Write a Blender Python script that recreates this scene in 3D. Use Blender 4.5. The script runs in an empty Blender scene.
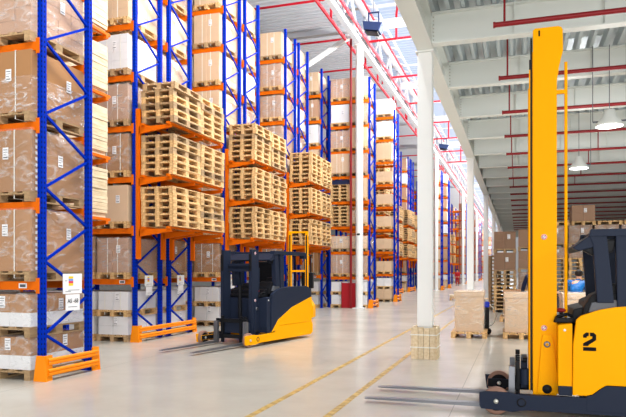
import bpy, bmesh, math, random
from mathutils import Vector, Matrix, Euler
random.seed(7)
PI = math.pi
S = bpy.context.scene
COL = S.collection

# ---------------------------------------------------------------- camera, world, light, exposure
cam_data = bpy.data.cameras.new('camera')
cam = bpy.data.objects.new('camera', cam_data); COL.objects.link(cam)
cam.location = (0, 0, 1.55)
cam.rotation_euler = (PI/2, 0, math.atan2(205, 629))
cam_data.sensor_width = 36; cam_data.lens = 36*629/626
cam_data.shift_y = (271-208.5)/626
cam_data.clip_end = 400; cam_data.clip_start = 0.05
S.camera = cam

world = bpy.data.worlds.new('world'); S.world = world; world.use_nodes = True
bg = world.node_tree.nodes['Background']
bg.inputs[0].default_value = (0.93, 0.96, 1.0, 1); bg.inputs[1].default_value = 0.28
S.view_settings.view_transform = 'Standard'; S.view_settings.look = 'None'
S.view_settings.gamma = 1.0; S.view_settings.exposure = 0.32
S.view_settings.use_curve_mapping = False

def area(name, loc, rot, sx, sy, power, col=(1, 1, 1)):
    l = bpy.data.lights.new(name, 'AREA'); l.shape = 'RECTANGLE'; l.size = sx; l.size_y = sy
    l.energy = power; l.color = col
    o = bpy.data.objects.new(name, l); COL.objects.link(o); o.location = loc; o.rotation_euler = rot
    return o
# daylight coming down through the long rooflight above the aisle
area('rooflight_daylight', (-2.1, 83, 12.93), (0, 0, 0), 2.6, 170, 4700, (0.95, 0.97, 1.0))
# added fill strips hidden by the mezzanine: one aimed at racks, one at roof
area('rack_fill', (-2.75, 83, 10.3), (0, math.radians(66), 0), 0.5, 168, 14500, (1.0, 0.99, 0.97))
area('roof_fill', (-2.9, 83, 10.5), (0, math.radians(128), 0), 0.5, 168, 2000, (0.95, 0.97, 1.0))
area('rear_fill', (6, -8, 2.8), (math.radians(93), 0, 0), 15, 5.2, 1500, (1, 0.99, 0.97))  # fill light added behind the camera for joists and truck, no door there
area('rear_fill', (-14, -8, 4.5), (math.radians(90), 0, math.radians(-15)), 14, 8, 500, (1, 0.99, 0.97))  # weaker added fill behind the camera, on the rack side

# ---------------------------------------------------------------- materials
def srgb(r, g, b):
    f = lambda c: (c/255/12.92 if c/255 <= .04045 else ((c/255+.055)/1.055)**2.4)
    return (f(r), f(g), f(b), 1)
def new_mat(name):
    m = bpy.data.materials.new(name); m.use_nodes = True
    return m, m.node_tree.nodes, m.node_tree.links, m.node_tree.nodes['Principled BSDF']
def mat(name, col, rough=.5, metal=0, var=0.06, scale=6, coat=0, bump=0, spec=.3, objvar=0):
    m, N, L, B = new_mat(name)
    B.inputs['Roughness'].default_value = rough; B.inputs['Metallic'].default_value = metal
    B.inputs['Specular IOR Level'].default_value = spec
    if coat: B.inputs['Coat Weight'].default_value = coat; B.inputs['Coat Roughness'].default_value = .15
    tc = N.new('ShaderNodeTexCoord'); nz = N.new('ShaderNodeTexNoise'); nz.inputs['Scale'].default_value = scale
    nz.inputs['Detail'].default_value = 3
    L.new(tc.outputs['Object'], nz.inputs['Vector'])
    mr = N.new('ShaderNodeMapRange'); mr.inputs['To Min'].default_value = 1-var; mr.inputs['To Max'].default_value = 1+var
    L.new(nz.outputs['Fac'], mr.inputs['Value'])
    hsv = N.new('ShaderNodeHueSaturation'); hsv.inputs['Color'].default_value = col
    out = mr.outputs[0]
    if objvar:
        oi = N.new('ShaderNodeObjectInfo'); m2 = N.new('ShaderNodeMapRange')
        m2.inputs['To Min'].default_value = 1-objvar; m2.inputs['To Max'].default_value = 1+objvar
        L.new(oi.outputs['Random'], m2.inputs['Value'])
        mu = N.new('ShaderNodeMath'); mu.operation = 'MULTIPLY'
        L.new(out, mu.inputs[0]); L.new(m2.outputs[0], mu.inputs[1]); out = mu.outputs[0]
    L.new(out, hsv.inputs['Value']); L.new(hsv.outputs[0], B.inputs['Base Color'])
    if bump:
        bp = N.new('ShaderNodeBump'); bp.inputs['Strength'].default_value = bump; bp.inputs['Distance'].default_value = .02
        L.new(nz.outputs['Fac'], bp.inputs['Height']); L.new(bp.outputs[0], B.inputs['Normal'])
    return m

M = {}
M['blue'] = mat('blue_rack_paint', srgb(0, 42, 166), .6, var=.05, spec=.03)
M['orange'] = mat('orange_beam_paint', srgb(222, 104, 8), .5, var=.05, spec=.08)
M['guard'] = mat('guard_orange_paint', srgb(244, 140, 6), .5, var=.05, spec=.2)
M['card'] = mat('brown_cardboard', srgb(170, 124, 82), .65, var=.06, scale=3, objvar=.08, spec=.25)
M['cardp'] = mat('pinkish_cardboard', srgb(184, 146, 120), .5, var=.07, scale=3, coat=.2, objvar=.08)
M['cardl'] = mat('light_cardboard', srgb(212, 182, 150), .55, var=.05, scale=3, coat=.25, objvar=.06)
M['cardd'] = mat('dark_cardboard', srgb(150, 118, 94), .6, var=.06, scale=3, objvar=.08)
M['white'] = mat('white_carton', srgb(226, 226, 228), .45, var=.03, scale=3, coat=.2)
M['label'] = mat('label_paper', srgb(238, 238, 240), .5, var=.02)
M['print'] = mat('label_print', srgb(84, 86, 94), .6, var=.02)
M['strap'] = mat('white_strap', srgb(230, 228, 220), .4, var=.02)
M['bstrap'] = mat('black_strap', srgb(40, 36, 34), .4, var=.02)
M['yellow'] = mat('truck_yellow_paint', srgb(252, 172, 0), .5, var=.015, scale=2, spec=.06)
M['navy'] = mat('truck_anthracite_paint', srgb(34, 42, 60), .5, spec=.12, var=.04)
M['black'] = mat('black_metal', srgb(26, 27, 31), .45, spec=.12, var=.05)
M['rubber'] = mat('black_rubber', srgb(22, 22, 24), .7, spec=.1, var=.05)
M['tyre'] = mat('brown_polyurethane', srgb(144, 110, 94), .6, var=.05)
M['steel'] = mat('worn_steel', srgb(120, 122, 128), .35, metal=.7, var=.08)
M['hub'] = mat('light_steel', srgb(200, 200, 190), .35, metal=.5, var=.04)
M['colw'] = mat('white_column_paint', srgb(236, 238, 236), .5, var=.015)
M['cream'] = mat('cream_steel_paint', srgb(232, 236, 232), .5, var=.015, scale=2)
M['galv'] = mat('galvanised_deck', srgb(196, 206, 210), .38, metal=.3, var=.08, scale=1.5)
M['roof'] = mat('roof_sheet', srgb(214, 218, 224), .45, metal=.0, var=.04, scale=.6)
M['red'] = mat('red_sprinkler_pipe', srgb(222, 30, 52), .4, var=.03)
M['dred'] = mat('dark_red_sprinkler_pipe', srgb(140, 26, 32), .4, var=.03)
M['wall'] = mat('light_wall_panel', srgb(206, 208, 208), .7, var=.03)
M['redcloth'] = mat('red_panel', srgb(168, 22, 34), .6, var=.06)
M['lampbox'] = mat('blue_grey_lamp_housing', srgb(38, 50, 84), .5, spec=.1, var=.04)
M['grey'] = mat('grey_plastic', srgb(96, 100, 108), .5, var=.05)
M['lblue'] = mat('bright_blue_plastic', srgb(20, 50, 190), .4, var=.05)
for k, c in dict(q_yellow=(246, 206, 50), q_blue=(120, 150, 214), q_red=(222, 74, 96), q_black=(14, 15, 20)).items():
    M[k] = mat(k[2:]+'_print', srgb(*c), .6, var=.01, spec=.08)
M['skin'] = mat('skin', srgb(214, 160, 130), .55, var=.03)
M['hair'] = mat('dark_hair', srgb(38, 30, 26), .7, var=.1, scale=60)
M['jacket'] = mat('blue_jacket', srgb(22, 112, 192), .6, var=.12, scale=14, bump=.5)
M['navycloth'] = mat('navy_workwear', srgb(26, 34, 66), .75, var=.1, scale=14, bump=.3)
M['redjacket'] = mat('red_workwear', srgb(170, 26, 34), .75, var=.1, scale=14)
M['greycloth'] = mat('grey_workwear', srgb(88, 90, 98), .75, var=.1, scale=14)

def wood_mat(name, c1, c2, ov=.16):
    m, N, L, B = new_mat(name); B.inputs['Roughness'].default_value = .7
    tc = N.new('ShaderNodeTexCoord'); mp = N.new('ShaderNodeMapping'); mp.inputs['Scale'].default_value = (9, 2, 9)
    L.new(tc.outputs['Object'], mp.inputs[0]); nz = N.new('ShaderNodeTexNoise'); nz.inputs['Scale'].default_value = 2.5; nz.inputs['Detail'].default_value = 4
    L.new(mp.outputs[0], nz.inputs['Vector'])
    rp = N.new('ShaderNodeValToRGB'); rp.color_ramp.elements[0].color = c1; rp.color_ramp.elements[1].color = c2
    rp.color_ramp.elements[0].position = .3; rp.color_ramp.elements[1].position = .7
    L.new(nz.outputs['Fac'], rp.inputs[0])
    oi = N.new('ShaderNodeObjectInfo'); mr = N.new('ShaderNodeMapRange'); mr.inputs['To Min'].default_value = 1-ov; mr.inputs['To Max'].default_value = 1+ov
    L.new(oi.outputs['Random'], mr.inputs['Value']); h = N.new('ShaderNodeHueSaturation')
    L.new(mr.outputs[0], h.inputs['Value']); L.new(rp.outputs[0], h.inputs['Color']); L.new(h.outputs[0], B.inputs['Base Color'])
    return m
M['wood'] = wood_mat('pallet_wood', srgb(178, 130, 76), srgb(236, 200, 142), .14)
M['woodd'] = wood_mat('weathered_pallet_wood', srgb(150, 120, 84), srgb(190, 158, 116))
M['plank'] = wood_mat('plank_wood', srgb(204, 180, 142), srgb(228, 210, 178), .08)

# perforated post: two columns of slots, part of the steel itself
def perf_mat():
    m, N, L, B = new_mat('perforated_blue_post'); B.inputs['Roughness'].default_value = .6; B.inputs['Specular IOR Level'].default_value = .03
    tc = N.new('ShaderNodeTexCoord'); sp = N.new('ShaderNodeSeparateXYZ'); L.new(tc.outputs['Object'], sp.inputs[0])
    def mth(op, a, b=None):
        n = N.new('ShaderNodeMath'); n.operation = op
        for i, v in enumerate((a, b)):
            if v is None: continue
            if isinstance(v, (int, float)): n.inputs[i].default_value = v
            else: L.new(v, n.inputs[i])
        return n.outputs[0]
    fr = mth('FRACT', mth('MULTIPLY', sp.outputs['Z'], 14.0))
    zz = mth('LESS_THAN', fr, .42)
    ax = mth('ABSOLUTE', sp.outputs['X']); xx = mth('MULTIPLY', mth('GREATER_THAN', ax, .022), mth('LESS_THAN', ax, .04))
    ay = mth('ABSOLUTE', sp.outputs['Y']); yy = mth('LESS_THAN', ay, .012)
    msk = mth('MULTIPLY', zz, mth('MAXIMUM', xx, yy))
    # the slot colour: dark inside of the channel
    mx = N.new('ShaderNodeMix'); mx.data_type = 'RGBA'
    mx.inputs['A'].default_value = srgb(0, 42, 166); mx.inputs['B'].default_value = srgb(14, 22, 60)
    L.new(msk, mx.inputs['Factor']); L.new(mx.outputs['Result'], B.inputs['Base Color'])
    return m
M['perf'] = perf_mat()

def film_mat(name, dens=.45, scale=5):
    m, N, L, B = new_mat(name); N.remove(B)
    out = N['Material Output']
    tr = N.new('ShaderNodeBsdfTransparent'); gl = N.new('ShaderNodeBsdfPrincipled')
    gl.inputs['Base Color'].default_value = (.9, .9, .9, 1); gl.inputs['Roughness'].default_value = .22
    tc = N.new('ShaderNodeTexCoord'); mp = N.new('ShaderNodeMapping'); mp.inputs['Rotation'].default_value = (.4, .6, .3); mp.inputs['Scale'].default_value = (1, 1, 2.2)
    nz = N.new('ShaderNodeTexNoise'); nz.inputs['Scale'].default_value = scale; nz.inputs['Detail'].default_value = 5; nz.inputs['Distortion'].default_value = 1.6
    L.new(tc.outputs['Object'], mp.inputs[0]); L.new(mp.outputs[0], nz.inputs['Vector'])
    rp = N.new('ShaderNodeValToRGB'); rp.color_ramp.elements[0].position = .5; rp.color_ramp.elements[0].color = (.06, .06, .06, 1)
    rp.color_ramp.elements[1].position = .78; rp.color_ramp.elements[1].color = (dens, dens, dens, 1)
    L.new(nz.outputs['Fac'], rp.inputs[0])
    bp = N.new('ShaderNodeBump'); bp.inputs['Strength'].default_value = .8; bp.inputs['Distance'].default_value = .03
    L.new(nz.outputs['Fac'], bp.inputs['Height']); L.new(bp.outputs[0], gl.inputs['Normal'])
    mx = N.new('ShaderNodeMixShader'); L.new(rp.outputs[0], mx.inputs[0]); L.new(tr.outputs[0], mx.inputs[1]); L.new(gl.outputs[0], mx.inputs[2])
    L.new(mx.outputs[0], out.inputs[0])
    return m
M['film'] = film_mat('stretch_film', .5, 3); M['filmd'] = film_mat('crumpled_stretch_film', .75, 4); M['filmt'] = film_mat('tight_stretch_film', .42, 3)

def floor_mat():
    m, N, L, B = new_mat('polished_concrete'); tc = N.new('ShaderNodeTexCoord')
    n1 = N.new('ShaderNodeTexNoise'); n1.inputs['Scale'].default_value = .45; n1.inputs['Detail'].default_value = 8; n1.inputs['Roughness'].default_value = .65
    L.new(tc.outputs['Object'], n1.inputs['Vector'])
    rp = N.new('ShaderNodeValToRGB'); rp.color_ramp.elements[0].position = .3; rp.color_ramp.elements[0].color = srgb(174, 169, 158)
    rp.color_ramp.elements[1].position = .7; rp.color_ramp.elements[1].color = srgb(191, 186, 173)
    L.new(n1.outputs['Fac'], rp.inputs[0])
    # sawn control joints, a grid of thin darker lines
    sp = N.new('ShaderNodeSeparateXYZ'); L.new(tc.outputs['Object'], sp.inputs[0])
    def ln(sock, off):
        a = N.new('ShaderNodeMath'); a.operation = 'ADD'; a.inputs[1].default_value = off; L.new(sock, a.inputs[0])
        p = N.new('ShaderNodeMath'); p.operation = 'PINGPONG'; p.inputs[1].default_value = 2.8; L.new(a.outputs[0], p.inputs[0])
        l = N.new('ShaderNodeMath'); l.operation = 'LESS_THAN'; l.inputs[1].default_value = .005; L.new(p.outputs[0], l.inputs[0]); return l.outputs[0]
    mxm = N.new('ShaderNodeMath'); mxm.operation = 'MAXIMUM'; L.new(ln(sp.outputs['X'], 101.5), mxm.inputs[0]); L.new(ln(sp.outputs['Y'], 101.2), mxm.inputs[1])
    mx = N.new('ShaderNodeMix'); mx.data_type = 'RGBA'; L.new(mxm.outputs[0], mx.inputs['Factor']); L.new(rp.outputs[0], mx.inputs['A']); mx.inputs['B'].default_value = srgb(150, 146, 140)
    L.new(mx.outputs['Result'], B.inputs['Base Color'])
    r2 = N.new('ShaderNodeMapRange'); r2.inputs['To Min'].default_value = .16; r2.inputs['To Max'].default_value = .30; L.new(n1.outputs['Fac'], r2.inputs['Value'])
    L.new(r2.outputs[0], B.inputs['Roughness']); B.inputs['Specular IOR Level'].default_value = .6
    n2 = N.new('ShaderNodeTexNoise'); n2.inputs['Scale'].default_value = 3; n2.inputs['Detail'].default_value = 5; L.new(tc.outputs['Object'], n2.inputs['Vector'])
    bp = N.new('ShaderNodeBump'); bp.inputs['Strength'].default_value = .03; bp.inputs['Distance'].default_value = .01
    pass
    return m
M['floor'] = floor_mat()
def paint_line_mat():
    m, N, L, B = new_mat('worn_yellow_floor_paint'); N.remove(B); out = N['Material Output']
    d = N.new('ShaderNodeBsdfPrincipled'); d.inputs['Base Color'].default_value = srgb(232, 190, 96); d.inputs['Roughness'].default_value = .4
    t = N.new('ShaderNodeBsdfTransparent'); tc = N.new('ShaderNodeTexCoord'); n = N.new('ShaderNodeTexNoise'); n.inputs['Scale'].default_value = 9; n.inputs['Detail'].default_value = 6
    L.new(tc.outputs['Object'], n.inputs['Vector']); rp = N.new('ShaderNodeValToRGB'); rp.color_ramp.elements[0].position = .38; rp.color_ramp.elements[0].color = (.38, .38, .38, 1); rp.color_ramp.elements[1].position = .62; rp.color_ramp.elements[1].color = (.6, .6, .6, 1)
    L.new(n.outputs['Fac'], rp.inputs[0]); mx = N.new('ShaderNodeMixShader'); L.new(rp.outputs[0], mx.inputs[0]); L.new(t.outputs[0], mx.inputs[1]); L.new(d.outputs[0], mx.inputs[2]); L.new(mx.outputs[0], out.inputs[0])
    return m
M['line'] = paint_line_mat()
def emit_mat(name, col, st):
    m, N, L, B = new_mat(name); B.inputs['Base Color'].default_value = col
    B.inputs['Emission Color'].default_value = col; B.inputs['Emission Strength'].default_value = st; return m
M['sky'] = emit_mat('rooflight_panel', (0.42, .49, .62, 1), .75); M['sky'].node_tree.nodes['Principled BSDF'].inputs['Base Color'].default_value = (.16, .19, .24, 1)
M['truss'] = mat('white_truss_paint', srgb(206, 210, 214), .5, var=.015)
M['lampglow'] = emit_mat('lamp_glow', (1, 1, 1, 1), 14)

# ---------------------------------------------------------------- mesh helpers
class MB:
    def __init__(s): s.v = []; s.f = []; s.m = []; s.mats = []; s.sm = []
    def mi(s, m):
        if m not in s.mats: s.mats.append(m)
        return s.mats.index(m)
    def add(s, vs, fs, m, smooth=False):
        b = len(s.v); s.v += [tuple(v) for v in vs]
        for f in fs: s.f.append([b+i for i in f]); s.m.append(s.mi(m)); s.sm.append(smooth)
    def box(s, x0, x1, y0, y1, z0, z1, m, R=None, o=(0, 0, 0)):
        vs = [Vector((x, y, z)) for z in (z0, z1) for y in (y0, y1) for x in (x0, x1)]
        if R is not None: vs = [R @ v + Vector(o) for v in vs]
        s.add(vs, [(0, 2, 3, 1), (4, 5, 7, 6), (0, 1, 5, 4), (2, 6, 7, 3), (0, 4, 6, 2), (1, 3, 7, 5)], m)
        return s
    def bar(s, a, b, w, h, m, up=(0, 0, 1)):
        a = Vector(a); b = Vector(b); d = (b-a); L = d.length; d.normalize(); u = Vector(up)
        if abs(d.dot(u)) > .98: u = Vector((1, 0, 0))
        r = d.cross(u).normalized(); u = r.cross(d)
        vs = [a + d*t + r*i*w/2 + u*j*h/2 for t in (0, L) for (i, j) in ((-1, -1), (1, -1), (1, 1), (-1, 1))]
        s.add(vs, [(0, 1, 2, 3), (7, 6, 5, 4), (0, 4, 5, 1), (1, 5, 6, 2), (2, 6, 7, 3), (3, 7, 4, 0)], m); return s
    def tube(s, a, b, r, m, n=10, r2=None, caps=True):
        a = Vector(a); b = Vector(b); d = (b-a).normalized(); u = Vector((0, 0, 1)) if abs(d.z) < .9 else Vector((1, 0, 0))
        x = d.cross(u).normalized(); y = x.cross(d); r2 = r if r2 is None else r2
        vs = [p + (x*math.cos(t*2*PI/n) + y*math.sin(t*2*PI/n))*q for p, q in ((a, r), (b, r2)) for t in range(n)]
        s.add(vs, [(i, (i+1) % n, n+(i+1) % n, n+i) for i in range(n)], m, True)
        if caps: s.add(vs[:n], [tuple(range(n-1, -1, -1))], m); s.add(vs[n:], [tuple(range(n))], m)
        return s
    def path(s, pts, r, m, n=8):
        for a, b in zip(pts, pts[1:]): s.tube(a, b, r, m, n)
        return s
    def prism(s, pts, y0, y1, m, axis='y'):
        n = len(pts)
        if axis == 'y': vs = [(p[0], y, p[1]) for y in (y0, y1) for p in pts]
        elif axis == 'x': vs = [(y, p[0], p[1]) for y in (y0, y1) for p in pts]
        else: vs = [(p[0], p[1], y) for y in (y0, y1) for p in pts]
        s.add(vs, [tuple(range(n)), tuple(range(2*n-1, n-1, -1))]+[(i, n+i, n+(i+1) % n, (i+1) % n) for i in range(n)], m); return s
    def lathe(s, prof, m, o=(0, 0, 0), n=20, axis='z', smooth=True):
        vs = []
        for (r, h) in prof:
            for k in range(n):
                a = 2*PI*k/n; c, d = r*math.cos(a), r*math.sin(a)
                p = (c, d, h) if axis == 'z' else ((c, h, d) if axis == 'y' else (h, c, d))
                vs.append((p[0]+o[0], p[1]+o[1], p[2]+o[2]))
        fs = [(j*n+i, j*n+(i+1) % n, (j+1)*n+(i+1) % n, (j+1)*n+i) for j in range(len(prof)-1) for i in range(n)]
        s.add(vs, fs, m, smooth); return s
    def ell(s, c, r, m, nu=12, nv=8):
        vs = [(c[0]+r[0]*math.sin(PI*j/nv)*math.cos(2*PI*i/nu), c[1]+r[1]*math.sin(PI*j/nv)*math.sin(2*PI*i/nu), c[2]+r[2]*math.cos(PI*j/nv)) for j in range(nv+1) for i in range(nu)]
        s.add(vs, [(j*nu+i, (j+1)*nu+i, (j+1)*nu+(i+1) % nu, j*nu+(i+1) % nu) for j in range(nv) for i in range(nu)], m, True); return s
    def mesh(s, name, bevel=0, fix=True):
        me = bpy.data.meshes.new(name); me.from_pydata(s.v, [], s.f)
        for m in s.mats: me.materials.append(M[m])
        me.polygons.foreach_set('material_index', s.m); me.polygons.foreach_set('use_smooth', s.sm)
        if fix or bevel:
            bm = bmesh.new(); bm.from_mesh(me)
            if bevel:
                bmesh.ops.remove_doubles(bm, verts=bm.verts, dist=1e-6)
                es = [e for e in bm.edges if len(e.link_faces) == 2 and e.calc_face_angle(0) > .5]
                bmesh.ops.bevel(bm, geom=es, offset=bevel, segments=2, profile=.7, affect='EDGES', clamp_overlap=True)
            bmesh.ops.recalc_face_normals(bm, faces=bm.faces); bm.to_mesh(me); bm.free()
        me.update(); return me
    def build(s, name, parent=None, bevel=0, loc=None):
        return inst(name, s.mesh(name, bevel), parent, loc)
def inst(name, me, parent=None, loc=None, rot=None):
    o = bpy.data.objects.new(name, me); COL.objects.link(o)
    if parent is not None: o.parent = parent
    if loc is not None: o.location = loc
    if rot is not None: o.rotation_euler = rot
    return o
LABELS = {}
def tag(o, label, cat, group=None, kind=None):
    o['label'] = label; o['category'] = cat
    LABELS[label] = LABELS.get(label, 0)+1
    if group: o['group'] = group
    if kind: o['kind'] = kind
    return o
def thing(name, label, cat, loc=(0, 0, 0), rz=0, group=None):
    return tag(inst(name, None, None, loc, (0, 0, rz)), label, cat, group)
def struct(name, mb, label=None, **k):
    o = mb.build(name, **k); o['kind'] = 'structure'
    if label: o['label'] = label
    return o
def text_mesh(txt, size, m):
    c = bpy.data.curves.new('txt', 'FONT'); c.body = txt; c.size = size; c.extrude = .001; c.align_x = 'CENTER'; c.align_y = 'CENTER'
    o = bpy.data.objects.new('txt', c); COL.objects.link(o)
    dg = bpy.context.evaluated_depsgraph_get(); me = bpy.data.meshes.new_from_object(o.evaluated_get(dg))
    bpy.data.objects.remove(o); me.materials.clear(); me.materials.append(M[m]); return me

# ---------------------------------------------------------------- setting
struct('floor', MB().box(-60, 30, -14, 170, -.2, 0, 'floor'), 'polished light grey concrete warehouse floor')
struct('wall_far', MB().box(-60, 30, 170, 170.3, 0, 13.4, 'wall'), 'light wall panel at the far end of the hall')
struct('wall_right', MB().box(29.7, 30, -2, 170, 0, 13.4, 'wall'), 'light wall panel on the right of the hall')
struct('wall_left', MB().box(-60.3, -60, -2, 170, 0, 13.4, 'wall'), 'light wall panel on the left of the hall')
for i, x in enumerate((-2.72, -1.93)):
    struct('trim_%d' % (i+1), MB().box(x-.04, x+.04, 2, 110, 0, .003, 'line'), 'worn yellow line painted along the aisle floor, %s' % ('nearer the racks' if i == 0 else 'nearer the square columns'))
# corrugated roof with a strip of rooflights over the aisle
mb = MB(); y = -2; p = .34; prof = []
while y < 170:
    prof += [(y, 13.0), (y+p*.32, 13.0), (y+p*.42, 13.09), (y+p*.9, 13.09)]; y += p
for (a, b) in ((-60, -7.2), (-.6, 30)):
    vs = [(x, q[0], q[1]) for x in (a, b) for q in prof]; n = len(prof)
    mb.add(vs, [(i, i+1, n+i+1, n+i) for i in range(n-1)], 'roof')
me = mb.mesh('ceiling', fix=False); ce = inst('ceiling', me); ce['kind'] = 'structure'; ce['label'] = 'grey corrugated metal roof sheet'
mb = MB()
for k in range(42):
    mb.box(-7.2, -.6, -2+k*4.1-.12, -2+k*4.1+.12, 12.98, 13.1, 'colw')
y = -2; prof2 = []
while y < 170:
    prof2 += [(y, 13.0), (y+.34*.32, 13.0), (y+.34*.42, 13.09), (y+.34*.9, 13.09)]; y += .34
vs = [(x, q[0], q[1]) for x in (-7.2, -.6) for q in prof2]; n = len(prof2)
mb.add(vs, [(i, i+1, n+i+1, n+i) for i in range(n-1)], 'sky')
o = struct('window_1', mb, 'long bright rooflight strip above the aisle')

# ceiling beams and truss
def truss():
    t = thing('roof_truss', 'white steel lattice truss running along the aisle above the round columns', 'truss', (-6.25, 0, 11))
    y0, y1 = 2, 158
    MB().box(-.10, .10, y0, y1, -.1, .1, 'truss').build('bottom_chord', t)
    MB().box(-.10, .10, y0, y1, 1.5, 1.7, 'truss').build('top_chord', t)
    up = MB().bar((0, 0, 0), (0, 1.29, 1.5), .1, .1, 'truss').mesh('diagonal'); dn = MB().bar((0, 0, 1.5), (0, 1.29, 0), .1, .1, 'truss').mesh('diagonal')
    y = y0; k = 0
    while y < 80:
        inst('diagonal', up if k % 2 == 0 else dn, t, (0, y, 0)); y += 1.29; k += 1
    for s in (1,):
        MB().box(.55, .63, y0, y1, 1.52, 1.60, 'truss').build('side_chord', t)
        me = MB().bar((.1, 0, 1.56), (.57, .65, 1.56), .05, .05, 'truss').mesh('side_lacing')
        for q in range(60): inst('side_lacing', me, t, (0, y0+1.29*q, 0))
truss()
def ceiling_beam(Y, k):
    t = thing('ceiling_beam', ['white roof beam over the near racks', 'white roof beam meeting the nearest round column', 'white roof beam behind the nearest round column',
              'white roof beam halfway to the second round column', 'white roof beam over the second round column', 'white roof beam beyond the second round column', 'farthest white roof beam in view'][k], 'beam', (0, Y, 11.72), 0, 'roof beams crossing the hall')
    MB().box(-45, -6.36, -.13, .13, .12, .16, 'truss').box(-45, -6.36, -.02, .02, -.12, .16, 'truss').box(-45, -6.36, -.13, .13, -.16, -.12, 'truss').build('left_span', t)
    MB().box(-6.14, 28, -.13, .13, .12, .16, 'truss').box(-6.14, 28, -.02, .02, -.12, .16, 'truss').box(-6.14, 28, -.13, .13, -.16, -.12, 'truss').build('right_span', t)
for k, Y in enumerate((25.55, 34.4, 43.0, 51.35, 60, 77.2)): ceiling_beam(Y, k+1)
t = MB().bar((0, 0, 0), (-2.75, 0, -1.5), .16, .16, 'colw').build('knee_brace', None, loc=(-6.38, 25.8, 11.68))
tag(t, 'white diagonal brace rising to the top of the nearest round column', 'brace')

# sprinkler pipes under the roof
def pipe(name, label, pts, r, m, cat='pipe', group=None, n=8):
    o = MB(); o.path([tuple(Vector(p)-Vector(pts[0])) for p in pts], r, m, n)
    q = o.build(name, None, loc=pts[0]); tag(q, label, cat, group); return q
pipe('sprinkler_pipe', 'red sprinkler main running along the rack side of the roof truss', [(-6.95, 3, 11.35), (-6.95, 158, 11.35)], .065, 'red')
pipe('sprinkler_pipe', 'red sprinkler main running along the aisle side of the roof truss', [(-6.0, 3, 11.2), (-6.0, 158, 11.2)], .065, 'red')
pipe('sprinkler_pipe', 'thin red sprinkler pipe beside the top of the truss', [(-5.75, 3, 12.1), (-5.75, 158, 12.1)], .045, 'red')
W = ['first', 'second', 'third', 'fourth', 'fifth', 'sixth', 'seventh', 'eighth', 'ninth', 'tenth', 'eleventh', 'twelfth', 'thirteenth', 'fourteenth', 'fifteenth', 'sixteenth', 'seventeenth', 'eighteenth', 'nineteenth', 'twentieth', 'twenty-first', 'twenty-second', 'twenty-third', 'twenty-fourth']
for k in range(12):
    Y = 23.6+4.3*k
    pipe('sprinkler_branch', 'thin red sprinkler branch crossing under the roof above the racks, %s from the front' % W[k], [(-6.95, Y, 11.35), (-6.95, Y, 12.2), (-7.6, Y, 12.2), (-7.6, Y, 12.99), (-7.6, Y, 12.2), (-30, Y, 12.2)], .05, 'red', group='red sprinkler branches above the racks')
for k in range(9):
    Y = 15.6+5.15*k
    pts = [(-6.0, Y, 11.2), (-3.4, Y, 11.2), (-3.4, Y, 12.97)] if k % 2 else [(-4.8, Y+.4, 12.97), (-4.8, Y, 12.2), (-4.8, Y, 11.2), (-6.0, Y, 11.2), (-3.0, Y, 11.2)]
    pipe('sprinkler_branch', 'red sprinkler branch with an upturned end under the bright rooflight, %s from the front' % W[k], pts, .05, 'red', group='red sprinkler branches under the rooflight')

# round columns with riser pipe
CY = 25.38
for k, (x, y) in enumerate(((-6.25, CY), (-6.25, 51.18), (-6.25, 76.98), (-6.25, 102.8))):
    t = thing('round_column', ['tall white round column, the nearest, beside a dark red riser pipe', 'white round column, second along the racks', 'white round column, third along the racks', 'white round column, farthest along the racks'][k], 'column', (x, y, 0), 0, 'white round columns')
    MB().tube((0, 0, 0), (0, 0, 10.88), .155, 'colw', 20).build('shaft', t)
    MB().box(-.24, .24, -.24, .24, 0, .03, 'colw').build('base_plate', t)
    MB().tube((0, 0, 10.88), (0, 0, 10.9), .22, 'colw', 20).build('cap_plate', t)
    pipe('riser_pipe', ['dark red vertical riser pipe left of the nearest round column', 'dark red vertical riser pipe by the second round column', 'dark red vertical riser pipe by the third round column', 'dark red vertical riser pipe by the farthest round column'][k], [(x-.36, y, 0), (x-.36, y, 11.2)], .05, 'dred')
o = MB().box(-.06, .06, -.01, 0, 0, .07, 'q_black').build('number_plate', None, loc=(-6.25, CY-.157, 3.03)); tag(o, 'small dark plate on the nearest round column', 'plate')

# ---------------------------------------------------------------- mezzanine on the right
MEZ0, MEZ1 = 2.9, 76
mb = MB(); prof = []; x = -1.4; p = .25
while x < 16: prof += [(x, 5.985), (x+.06, 5.985), (x+.10, 6.13), (x+.21, 6.13)]; x += p
vs = [(q[0], y, q[1]) for y in (MEZ0, MEZ1) for q in prof]; n = len(prof)
mb.add(vs, [(i, i+1, n+i+1, n+i) for i in range(n-1)], 'galv')
mb.box(-1.7, 16, MEZ0, MEZ1, 6.14, 6.3, 'cream')
ob = inst('mezzanine_deck', mb.mesh('mezzanine_deck', fix=False)); tag(ob, 'ribbed galvanised steel deck of the mezzanine on the right', 'deck')
ob['kind'] = 'structure'
t = thing('edge_girder', 'cream steel girder along the aisle edge of the mezzanine on top of the square columns', 'beam', (-1.55, 0, 5.44))
MB().box(-.14, .14, MEZ0, MEZ1, 0, .025, 'cream').build('bottom_flange', t)
MB().box(-.012, .012, MEZ0, MEZ1, .025, .53, 'cream').build('web', t)
MB().box(-.14, .14, MEZ0, MEZ1, .53, .555, 'cream').build('top_flange', t)
jx0, jx1 = -1.4, 15.5
jf = MB().box(jx0, jx1, -.1, .1, .0, .025, 'cream').mesh('bottom_flange'); jt = MB().box(jx0, jx1, -.1, .1, .51, .535, 'cream').mesh('top_flange')
jw = MB().box(jx0, jx1, -.006, .006, .025, .51, 'cream'); jw = jw.mesh('web')
js = MB().box(-.008, .008, -.095, -.006, .025, .51, 'cream').mesh('stiffener')
jp = MB().box(-.012, .0, -.1, .1, .03, .5, 'cream')
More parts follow.
